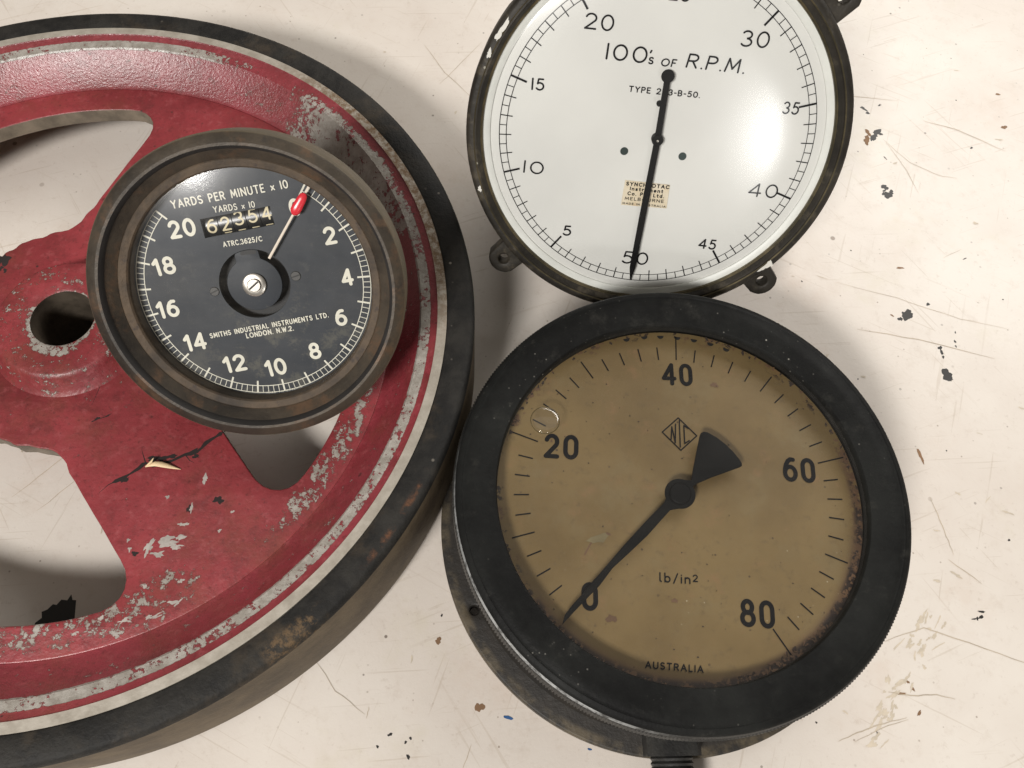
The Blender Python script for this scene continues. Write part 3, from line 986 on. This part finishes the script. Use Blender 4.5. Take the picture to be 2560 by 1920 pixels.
# mileage counter: five drums behind the window
cnt = None
ca = math.atan2(.0988 - .0813, .0242 + .0598)
cux, cuy = Vector((math.cos(ca), math.sin(ca))), Vector((-math.sin(ca), math.cos(ca)))
cc = Vector((-.0157, .0788))
RD = .024
for i, ch in enumerate('62354'):
    c0 = cc + cux * (-.0338 + .0172 * i)
    dm = bmesh.new()
    n_ = 40
    ends = []
    for s_ in (-.0081, .0081):
        ends.append([dm.verts.new((*(c0 + cux * s_ + cuy * RD * math.sin(2 * PI * k / n_)), -.0075 - RD + RD * math.cos(2 * PI * k / n_))) for k in range(n_)])
    for k in range(n_):
        dm.faces.new((ends[0][k], ends[0][(k + 1) % n_], ends[1][(k + 1) % n_], ends[1][k]))
    dm.faces.new(ends[0])
    dm.faces.new(ends[1][::-1])
    bmesh.ops.recalc_face_normals(dm, faces=dm.faces)
    drum = link('counter_drum', dm, 'drum_black', spd, 35)
    dg = bmesh.new()

    def wrp(x, y, c0=c0):
        v = (Vector((x, y)) - c0).dot(cuy)
        return math.sqrt(max(1e-6, RD * RD - v * v)) - RD
    off = (.0, .0, .0035, .0035, .0035)[i] - .0088
    a = c0 + cux * (-.0058) + cuy * off
    e = c0 + cux * .0058 + cuy * off
    text(dg, ch, a.x, a.y, e.x, e.y, .0172, .13, -.0073, 'gill', .2, 0, wrp)
    if i:
        q0 = c0 + cux * (-.004) + cuy * (-.0112)
        q1 = c0 + cux * .004 + cuy * (-.0112)
        ribbon(dg, [q0, (q0 + q1) / 2, q1], .0006, -.0073, False, 0, True, wrp)
    link('digit', dg, 'ivory_digit', drum, 0)
# black plate behind the round opening in the dial
bm = bmesh.new()
lathe(bm, [(.062, -.018), (0, -.018)], 48, None, (-.0005, .002))
link('movement_plate', bm, 'slot_black', spd, 0)
pl = []
for i in range(120):
    t = 2 * PI * i / 120
    dg_ = math.degrees(t)
    k = 1 / (1 + math.exp(-(dg_ - 78) * .9)) * 1 / (1 + math.exp((dg_ - 124) * .9))
    pl.append((-.0005 + (.0336 + .0098 * k) * math.cos(t), .002 + (.0336 + .0098 * k) * math.sin(t)))
cover = plate('pointer_boss_cover', [pl], -.004, .0006, 'slate_dial', spd, .0006)
bm = bmesh.new()
ribbon(bm, [(.0415 * math.cos(math.radians(t)), .002 + .0405 * math.sin(math.radians(t))) for t in (88, 93, 98, 103, 108)], .0026, .0010)
link('slot', bm, 'slot_black', cover, 0)
lathe_obj('washer', [(.0146, .0005), (.0146, .0035), (.0135, .0042), (.0085, .0042)], 'steel', spd, 64, None, 35, (-.0007, .0016))
screw('centre_screw', spd, (-.0007, .0016), .0086, .0072, .006, 'steel', 42)
screw('dial_screw', spd, (-.0504, -.0081), .0058, .0012, .001, 'dull_screw', 28)
screw('dial_screw', spd, (.0503, .0128), .0062, .0012, .001, 'dull_screw', 20)
bm = bmesh.new()
d = Vector((.0543 - .0208, .0923 - .0362)).normalized()
p0, p1 = Vector((.0208, .0362)), Vector((.0711, .1240))
tube(bm, [(*p0, .0085), (*(p0 + d * .03), .0095), (*(p0 + d * .065), .0100)], [.0017, .0016, .0015], 10, .5)
ptr = link('pointer', bm, 'cream_stick', spd)
bm = bmesh.new()
q = [p0 + d * t for t in (.0630, .0650, .068, .073, .079, .085, .0905, .0930)]
tube(bm, [(*v, .0102) for v in q], [.0015, .0042, .0060, .0064, .0060, .0056, .0046, .0020], 16, .45)
link('red_tip', bm, 'red_tip', ptr)
bm = bmesh.new()
ribbon(bm, [p0 + d * .094, p0 + d * .1050], .0013, .0088, caps=False)
link('needle_end', bm, 'cream_stick', ptr, 0)
lathe_obj('glass', [(.1458, .0165), (.0, .0165)], 'hazy_glass', spd, 96)

# ------------------------------------------------------------------ tachometer standing behind
TM = frame((.057, -.546, .836), .1065 * 1.13, .3022 * 1.13, 1.146)
tac = thing('tachometer', 'large white-faced dial in an olive black case with mounting lugs, leaning back behind the gauge', 'tachometer', TM)
lug_deg = (36.7, -52.0, -140.0, 128.0)


def lug_outline():
    LC = [(.2835 * math.cos(math.radians(a)), .2835 * math.sin(math.radians(a))) for a in lug_deg]

    def f(x, y):
        v = math.hypot(x, y) - .2620
        for c0 in LC:
            w_ = math.hypot(x - c0[0], y - c0[1]) - .0245
            k = .030
            h = max(0, min(1, .5 + .5 * (v - w_) / k))
            v = v + (w_ - v) * h - k * h * (1 - h) * .55
        return v
    out = []
    for i in range(420):
        t = 2 * PI * i / 420
        lo_, hi_ = .2, .36
        for _ in range(40):
            m = (lo_ + hi_) / 2
            if f(m * math.cos(t), m * math.sin(t)) < 0:
                lo_ = m
            else:
                hi_ = m
        out.append((lo_ * math.cos(t), lo_ * math.sin(t)))
    return out, LC


out, LC = lug_outline()
plate('mounting_flange', [out] + [circle(.0078, 28, (c0[0] * 1.008, c0[1] * 1.008)) for c0 in LC] + [circle(.20, 64)], -.038, -.012, 'olive_case', tac, .003)
tbez = lathe_obj('bezel', [(.262, -.014), (.2618, .008), (.2600, .0135), (.2555, .0165), (.2510, .0165), (.2495, .0150), (.2475, .0158), (.2440, .0130), (.2420, .0075), (.2402, .0060), (.2392, .0072), (.2386, .0040), (.2386, -.002)],
          ['olive_case', 'brass_edge'], tac, 200, [0, 0, 0, 0, 1, 0, 0, 0, 1, 1, 1, 1], 40)
lathe_obj('housing', [(.215, -.036), (.205, -.050), (.178, -.062), (.172, -.280), (.160, -.292), (.0, -.292)], 'olive_case', tac, 96)
bm = lathe(bmesh.new(), [(.2392, -.001), (.0, -.001)], 160)
bmesh.ops.recalc_face_normals(bm, faces=bm.faces)
tdial = link('dial', bm, 'white_dial', tac, 30)
if tdial.data.polygons[0].normal.z < 0:
    tdial.data.flip_normals()
lathe_obj('glass_seat', [(.2288, -.0008), (.2290, .0012), (.2300, .0020), (.2388, .0032)], 'white_seat', tac, 180)
bm = bmesh.new()
zt = 0.0
ring_line(bm, .2163, .0010, zt, n=240)
ring_line(bm, .2066, .0009, zt + 5e-5, n=240)
T50 = math.radians(-96.5)
for k in range(100):
    a = T50 - 2 * PI * k / 100
    if k % 10 == 0:
        tick(bm, a, .1930, .2166, .0028, zt + 1.5e-4)
    elif k % 2 == 0:
        tick(bm, a, .1995, .2164, .0014, zt + 1e-4)
    else:
        tick(bm, a, .2066, .2163, .0011, zt + 1e-4)
link('scale', bm, 'black_ink', tdial, 0)
bm = bmesh.new()
for a in [('20', -0.0998, 0.1448, -0.0621, 0.1400, 0.0201, 0.115), ('15', -0.1700, 0.0695, -0.1528, 0.0677, 0.0162, 0.14), ('10', -0.1844, -0.0446, -0.1560, -0.0485, 0.0185, 0.12), ('30', 0.1020, 0.1177, 0.1387, 0.1142, 0.0204, 0.115),
          ('25', 0.0060, 0.1757, 0.0335, 0.1723, 0.0194, 0.12), ('35', 0.1673, 0.0302, 0.1895, 0.0282, 0.0168, 0.13), ('40', 0.1355, -0.0850, 0.1768, -0.0889, 0.0202, 0.11), ('45', 0.0721, -0.1643, 0.0980, -0.1674, 0.0161, 0.15),
          ('50', -0.0397, -0.1873, -0.0009, -0.1912, 0.0205, 0.12), ('5', -0.1286, -0.1413, -0.1162, -0.1425, 0.0164, 0.15)]:
    bm = bmesh.new()
    text(bm, *a, zt, '', .2)
    link('numeral', bm, 'black_ink', tdial, 0)
bm = bmesh.new()
for a in [('100', -0.0711, 0.1062, -0.0174, 0.0993, 0.0209, 0.12), ("'", -0.0146, 0.1000, -0.0112, 0.0997, 0.0170, 0.13), ('OF', 0.0012, 0.0959, 0.0213, 0.0937, 0.0104, 0.17),
          ('R.P.M.', 0.0342, 0.0932, 0.1102, 0.0833, 0.0184, 0.13), ('TYPE 203-B-50.', -0.0391, 0.0640, 0.0559, 0.0536, 0.0082, 0.18)]:
    text(bm, *a, zt, '', .2, .10 if a[0] in ('R.P.M.', 'OF') else 0)
text(bm, 'S', -0.0153, 0.0991, -0.0084, 0.0979, 0.0095, .2, zt)
link('lettering', bm, 'black_ink', tdial, 0)
lab = plate('maker_label', [[(-.0388, -.0580), (.0250, -.0662), (.0222, -.1012), (-.0435, -.0946)]], -.0006, .0004, 'paper_label', tac, 0, 0)
bm = bmesh.new()
for a in [('SYNCHROTAC', -0.0376, -0.0655, 0.0238, -0.0721, 0.0058, 0.22), ('Instrument', -0.0319, -0.0730, 0.0157, -0.0781, 0.0057, 0.22), ('Co. Pty Ltd.', -0.0352, -0.0800, 0.0169, -0.0854, 0.0057, 0.22),
          ('MELBOURNE', -0.0386, -0.0870, 0.0174, -0.0926, 0.0049, 0.17), ('MADE IN AUSTRALIA', -0.0417, -0.0933, 0.0205, -0.0997, 0.0031, 0.2)]:
    bm = bmesh.new()
    text(bm, *a, .0008)
    link('lettering', bm, 'black_ink', lab, 0)
for c0 in ((-.0417, -.0165), (.0395, -.0254)):
    bm = bmesh.new()
    lathe(bm, [(.0056, -.0004), (.0052, .0006), (0, .0006)], 32, None, c0)
    link('dial_rivet', bm, 'green_hole', tac)
# pointer: counterweight disc, tapered bar, boss
zq = .0100
bm = bmesh.new()
pv, cw, tip = Vector((.0024, .0010)), Vector((.0111, .0850)), Vector((-.0263, -.2108))
d = (tip - cw).normalized()
nrm = Vector((-d.y, d.x))
sec = [(cw, .0040), (pv, .0043), (pv + (tip - pv) * .55, .0046), (pv + (tip - pv) * .905, .0042), (tip, .0003)]
top = [[bm.verts.new((*(p + nrm * w_ * s_), zq)) for p, w_ in sec] for s_ in (1, -1)]
bot = [[bm.verts.new((*(p + nrm * w_ * s_), zq - .0016)) for p, w_ in sec] for s_ in (1, -1)]
for i in range(len(sec) - 1):
    bm.faces.new((top[0][i], top[0][i + 1], top[1][i + 1], top[1][i]))
    bm.faces.new((bot[1][i], bot[1][i + 1], bot[0][i + 1], bot[0][i]))
    bm.faces.new((top[1][i], top[1][i + 1], bot[1][i + 1], bot[1][i]))
    bm.faces.new((bot[0][i], bot[0][i + 1], top[0][i + 1], top[0][i]))
lathe(bm, [(.0086, zq - .0018), (.0086, zq + .0002), (.0080, zq + .0008), (0, zq + .0008)], 40, None, cw)
lathe(bm, [(.0040, zq - .0024), (.0040, zq + .0001), (0, zq + .0001)], 24, None, (.0022, .0500))
ptr = link('pointer', bm, 'pointer_black', tac)
bm = bmesh.new()
lathe(bm, [(.0078, zq - .010), (.0078, zq + .0012), (.0070, zq + .0022), (.0024, zq + .0026), (.0024, zq + .0040), (0, zq + .0042)], 40, None, pv)
link('boss', bm, 'pointer_black', ptr)
bm = bmesh.new()
lathe(bm, [(.0018, zq + .0041), (.0014, zq + .0050), (0, zq + .0053)], 20, None, pv)
link('pivot', bm, 'steel', ptr)
lathe_obj('glass', [(.2400, .0085), (.2380, .0120), (.2340, .0150), (.2280, .0165), (.15, .0180), (.0, .0186)], 'scuffed_glass', tac, 160)
# chips of white in the black bezel
bm = bmesh.new()
for a, s1, s2 in ((-47.5, .010, .0035), (-45.8, .004, .004), (151.5, .0055, .003), (143, .010, .0035), (146, .006, .003), (-166, .0035, .003)):
    r_ = .2535
    blob(bm, r_ * math.cos(math.radians(a)), r_ * math.sin(math.radians(a)), s1, s2, .0172 + rw.uniform(0, 9) * 2e-5, math.radians(a + 90), 0, 16, .5, rw)
add_marks(tbez, bm, 'chip_white')

# ------------------------------------------------------------------ pressure gauge lying flat in front
GM = frame(NT, .27455949 * .98, -.31546305 * .98 * -1 * -1, 1.014)
gau = thing('pressure_gauge', 'black pressure gauge with a yellowed brass dial, lying flat beside the red wheel', 'pressure gauge', GM)
NK = 420
bm = bmesh.new()
prof = [(.2840, -.0220), (.2905, -.0215), (.2922, -.0180), (.2922, .0150), (.2912, .0172), (.2893, .0240), (.2860, .0275), (.2815, .0290), (.2800, .0278), (.2770, .0280), (.2740, .0300), (.2600, .0290), (.2420, .0262), (.2385, .0255), (.2370, .0235), (.2365, .0080)]
rings = []
for k, (r, z_) in enumerate(prof):
    row = []
    for i in range(NK * 2):
        t = PI * i / NK
        rr = r + (.0011 * (1 if i % 2 else -1) if k in (2, 3) else 0)
        row.append(bm.verts.new((rr * math.cos(t), rr * math.sin(t), z_)))
    rings.append(row)
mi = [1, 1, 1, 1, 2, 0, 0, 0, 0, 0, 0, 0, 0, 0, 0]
for k, (a, c2) in enumerate(zip(rings, rings[1:])):
    for i in range(NK * 2):
        j = (i + 1) % (NK * 2)
        f = bm.faces.new((a[i], a[j], c2[j], c2[i]))
        f.material_index = mi[k]
bmesh.ops.recalc_face_normals(bm, faces=bm.faces)
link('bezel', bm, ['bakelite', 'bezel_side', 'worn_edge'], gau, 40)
lathe_obj('case', [(.2800, -.0215), (.2790, -.120), (.2840, -.1335)], 'case_brown', gau, 180)
hol = [(.2905 * math.cos(math.radians(a)), .2905 * math.sin(math.radians(a))) for a in (-155.6, -35.6, 84.4)]
plate('back_flange', [circle(.3120, 180)] + [circle(.0062, 24, h) for h in hol] + [circle(.2, 64)], -.1569, -.1335, 'case_brown', gau, .003)
lathe_obj('back_plate', [(.2010, -.150), (.0, -.150)], 'case_brown', gau, 64)
# stem with flats and threaded end, leaving the case at the bottom
bm = bmesh.new()


def stem_box(x0, x1, y0, y1, z0, z1, ch=.006):
    prof_ = [(x0, z0), (x1, z0), (x1, z1 - ch), (x1 - ch, z1), (x0 + ch, z1), (x0, z1 - ch)]
    a = [bm.verts.new((x, y0, z_)) for x, z_ in prof_]
    c2 = [bm.verts.new((x, y1, z_)) for x, z_ in prof_]
    bm.faces.new(a)
    bm.faces.new(c2[::-1])
    for i in range(len(a)):
        j = (i + 1) % len(a)
        bm.faces.new((a[i], c2[i], c2[j], a[j]))


stem_box(-.0485, .0200, -.3075, -.262, -.150, -.098)
bmesh.ops.recalc_face_normals(bm, faces=bm.faces)
stem = link('stem', bm, 'bezel_side', gau, 30)
bm = bmesh.new()
pr = []
yy = -.3070
for k in range(40):
    pr.append((.0262 + (.0010 if k % 2 else -.0010) + (.005 if yy < -.333 else 0), yy))
    yy -= .0030
ringsT = []
for r, y in pr:
    ringsT.append([bm.verts.new((-.014 + r * math.cos(2 * PI * i / 40), y, -.125 + r * math.sin(2 * PI * i / 40))) for i in range(40)])
for a, c2 in zip(ringsT, ringsT[1:]):
    for i in range(40):
        bm.faces.new((a[i], a[(i + 1) % 40], c2[(i + 1) % 40], c2[i]))
bm.faces.new(ringsT[-1])
bmesh.ops.recalc_face_normals(bm, faces=bm.faces)
link('thread', bm, 'bezel_side', stem, 40)

bm = lathe(bmesh.new(), [(.2385, -.0005), (.0, -.0005)], 160)
gdial = link('dial', bm, 'brass_dial', gau, 0)
if gdial.data.polygons[0].normal.z < 0:
    gdial.data.flip_normals()
bm = bmesh.new()
for v in range(4, 81, 2):
    a = math.radians(85.1 - (v - 40) * 3.633)
    if v % 20 == 0:
        tick(bm, a, .1955, .2325, .0017, 0.0)
    elif v % 10 == 0:
        tick(bm, a, .1952, .2248, .0017, 0.0)
    else:
        tick(bm, a, .1950, .2146, .0017, 0.0)
link('scale', bm, 'black_ink', gdial, 0)
bm = bmesh.new()
for a in [('40', -0.0069, 0.1564, 0.0361, 0.1544, 0.0342, 0.165), ('20', -0.1745, 0.0515, -0.1289, 0.0480, 0.0346, 0.17), ('60', 0.1407, 0.0175, 0.1839, 0.0140, 0.0346, 0.165), ('80', 0.0575, -0.1663, 0.1003, -0.1702, 0.0338, 0.165), ('0', -0.1351, -0.1450, -0.1148, -0.1457, 0.0346, 0.17)]:
    bm = bmesh.new()
    text(bm, *a, 0.0, 'din', .26)
    link('numeral', bm, 'black_ink', gdial, 0)
bm = bmesh.new()
text(bm, 'lb/in', -0.0368, -0.1117, 0.0019, -0.1150, 0.0124, .14, 0.0)
text(bm, '2', 0.0050, -0.1120, 0.0117, -0.1125, 0.0092, .16, 0.0)
link('lettering', bm, 'black_ink', gdial, 0)
bm = bmesh.new()
text(bm, 'AUSTRALIA', -0.0636, -0.2124, 0.0057, -0.2192, 0.0084, .18, 0.0)
link('lettering', bm, 'black_ink', gdial, 0)
bm = bmesh.new()
dia = [(0.0102, 0.1075), (0.0326, 0.0815), (0.0088, 0.0610), (-0.0136, 0.0870)]
for i in range(4):
    ribbon(bm, [dia[i], dia[(i + 1) % 4]], .00085, i * 2e-5)
for i, (p, q) in enumerate((((-.0027, .0765), (.0000, .0946)), ((.0000, .0946), (.0025, .0716)), ((.0025, .0716), (.0055, .0985)), ((.0112, .1035), (.0085, .0655)), ((.0222, .0918), (.0165, .0962)), ((.0165, .0962), (.0150, .0705)), ((.0150, .0705), (.0216, .0746)))):
    ribbon(bm, [p, q], .00085, 2e-4 + i * 2e-5)
link('diamond_emblem', bm, 'black_ink', gdial, 0)
bm = bmesh.new()
for x, y in ((-.0506, .2262), (-.0251, .2300), (-.0021, .2308), (.0217, .2290), (.0450, .2254), (.0678, .2196), (.0893, .2110)):
    t = math.atan2(y, x) - PI / 2
    pts = [(-.0046, .0020), (.0046, .0020)] + [(.0046 * math.cos(u_), .0020 - .0048 * math.sin(u_)) for u_ in [PI * k / 10 for k in range(1, 10)]]
    bm.faces.new([bm.verts.new((x + px * math.cos(t) - py * math.sin(t), y + px * math.sin(t) + py * math.cos(t), 0.0)) for px, py in pts])
link('rim_slots', bm, 'slot_black', gdial, 0)
bm = bmesh.new()
f = [(-.1248, -.0593), (-.118, -.0545), (-.109, -.0520), (-.1007, -.0491), (-.0965, -.0498), (-.0942, -.0514), (-.0975, -.0545), (-.1030, -.0617), (-.110, -.0610), (-.116, -.0625)]
fc = bm.faces.new([bm.verts.new((x, y, -1e-4)) for x, y in f])
ribbon(bm, [(-.1185, -.0620), (-.1225, -.068), (-.1273, -.0765)], .0011, -5e-5, False, 1)
ribbon(bm, [(-.0975, -.0500), (-.0942, -.0514)], .0014, -4e-5, False, 1)
for x, y, s_ in ((-.02, -.1345, .0035), (-.027, -.1295, .001), (.066, .1565, .0048), (-.10, -.155, .006), (-.163, .075, .002)):
    blob(bm, x, y, s_, s_ * .8, -3e-5, .4, 1, 16, .5, rw)
add_marks(gdial, bm, ['stain_olive', 'stain_brown'])
# corrosion clumps creeping in under the bezel
bm = bmesh.new()
rc = random.Random(21)
for lo_a, hi_a, cnt_, dep in ((-78, -58, 46, .011), (-56, -20, 64, .008), (-20, 25, 40, .0045), (30, 75, 34, .004), (-165, -100, 70, .0055), (100, 160, 40, .0045)):
    for k in range(cnt_):
        a = math.radians(rc.uniform(lo_a, hi_a))
        t = rc.random()
        r_ = .2365 - dep * t * t
        blob(bm, r_ * math.cos(a), r_ * math.sin(a), rc.uniform(.0008, .0030), rc.uniform(.0008, .0024), 1e-4 + k * 2e-6, rc.uniform(0, 3), rc.randint(0, 1), 14, .6, rc)
for k in range(70):                                            # loose specks
    a = rc.uniform(0, 6.28)
    r_ = .225 * math.sqrt(rc.random())
    blob(bm, r_ * math.cos(a), r_ * math.sin(a), rc.uniform(.0004, .0012), rc.uniform(.0004, .0010), 8e-5, 0, 0, 10, .5, rc)
add_marks(gdial, bm, ['corrosion', 'stain_brown'])
# pointer with a fan-shaped tail
zg = .0135
og = [(.0145, .0150), (.0180, .0290), (.0325, .0760), (.0345, .0802), (.0385, .0822), (.0436, .0815), (.0560, .0735), (.0661, .0640), (.0745, .0540), (.0815, .0430), (.0838, .0378), (.0835, .0345), (.0800, .0325), (.0400, .0185), (.0215, .0108)]
hubc = [(-.002 + .0198 * math.cos(math.radians(t)), -.0025 + .0198 * math.sin(math.radians(t))) for t in range(36, -112, -8)]
low = [(-.0170, -.0240), (-.0495, -.0569), (-.0776, -.0812), (-.0960, -.0967), (-.1131, -.1174), (-.1300, -.1330), (-.1450, -.1472), (-.1531, -.1552), (-.1612, -.1632), (-.1575, -.1515), (-.1482, -.1405), (-.1364, -.1290), (-.1229, -.1135), (-.1129, -.1036), (-.0810, -.0697), (-.0460, -.0347), (-.0245, -.0150)]
hub2 = [(-.002 + .0198 * math.cos(math.radians(t)), -.0025 + .0198 * math.sin(math.radians(t))) for t in range(205, 60, -8)]
plate('pointer', [og + hubc[1:-1] + low + hub2[1:-1]], zg - .0022, zg, 'pointer_black', gau, .0005)
lathe_obj('pointer_boss', [(.0140, zg - .014), (.0140, zg + .0012), (.0128, zg + .0022), (.0, zg + .0024)], 'pointer_black', gau, 48, None, 35, (-.002, -.0025))
gl = lathe_obj('glass', [(.2368, .0195), (.0, .0195)], 'dusty_sheen_glass', gau, 120)
bm = lathe(bmesh.new(), [(.0192, .0196), (.0188, .0206), (.0176, .0216), (.0145, .0226), (.0080, .0232), (0, .0234)], 48, None, (-.1722, .0965))
bmesh.ops.recalc_face_normals(bm, faces=bm.faces)
if sum(f.normal.z for f in bm.faces) < 0:
    bmesh.ops.reverse_faces(bm, faces=bm.faces)
drop = link('water_drop', bm, 'drop_glass', gl)
bm = lathe(bmesh.new(), [(.0196, .0196), (.0193, .0203), (.0186, .0203), (.0183, .0196)], 64, None, (-.1722, .0965))
link('drop_edge', bm, 'drop_rim', drop)
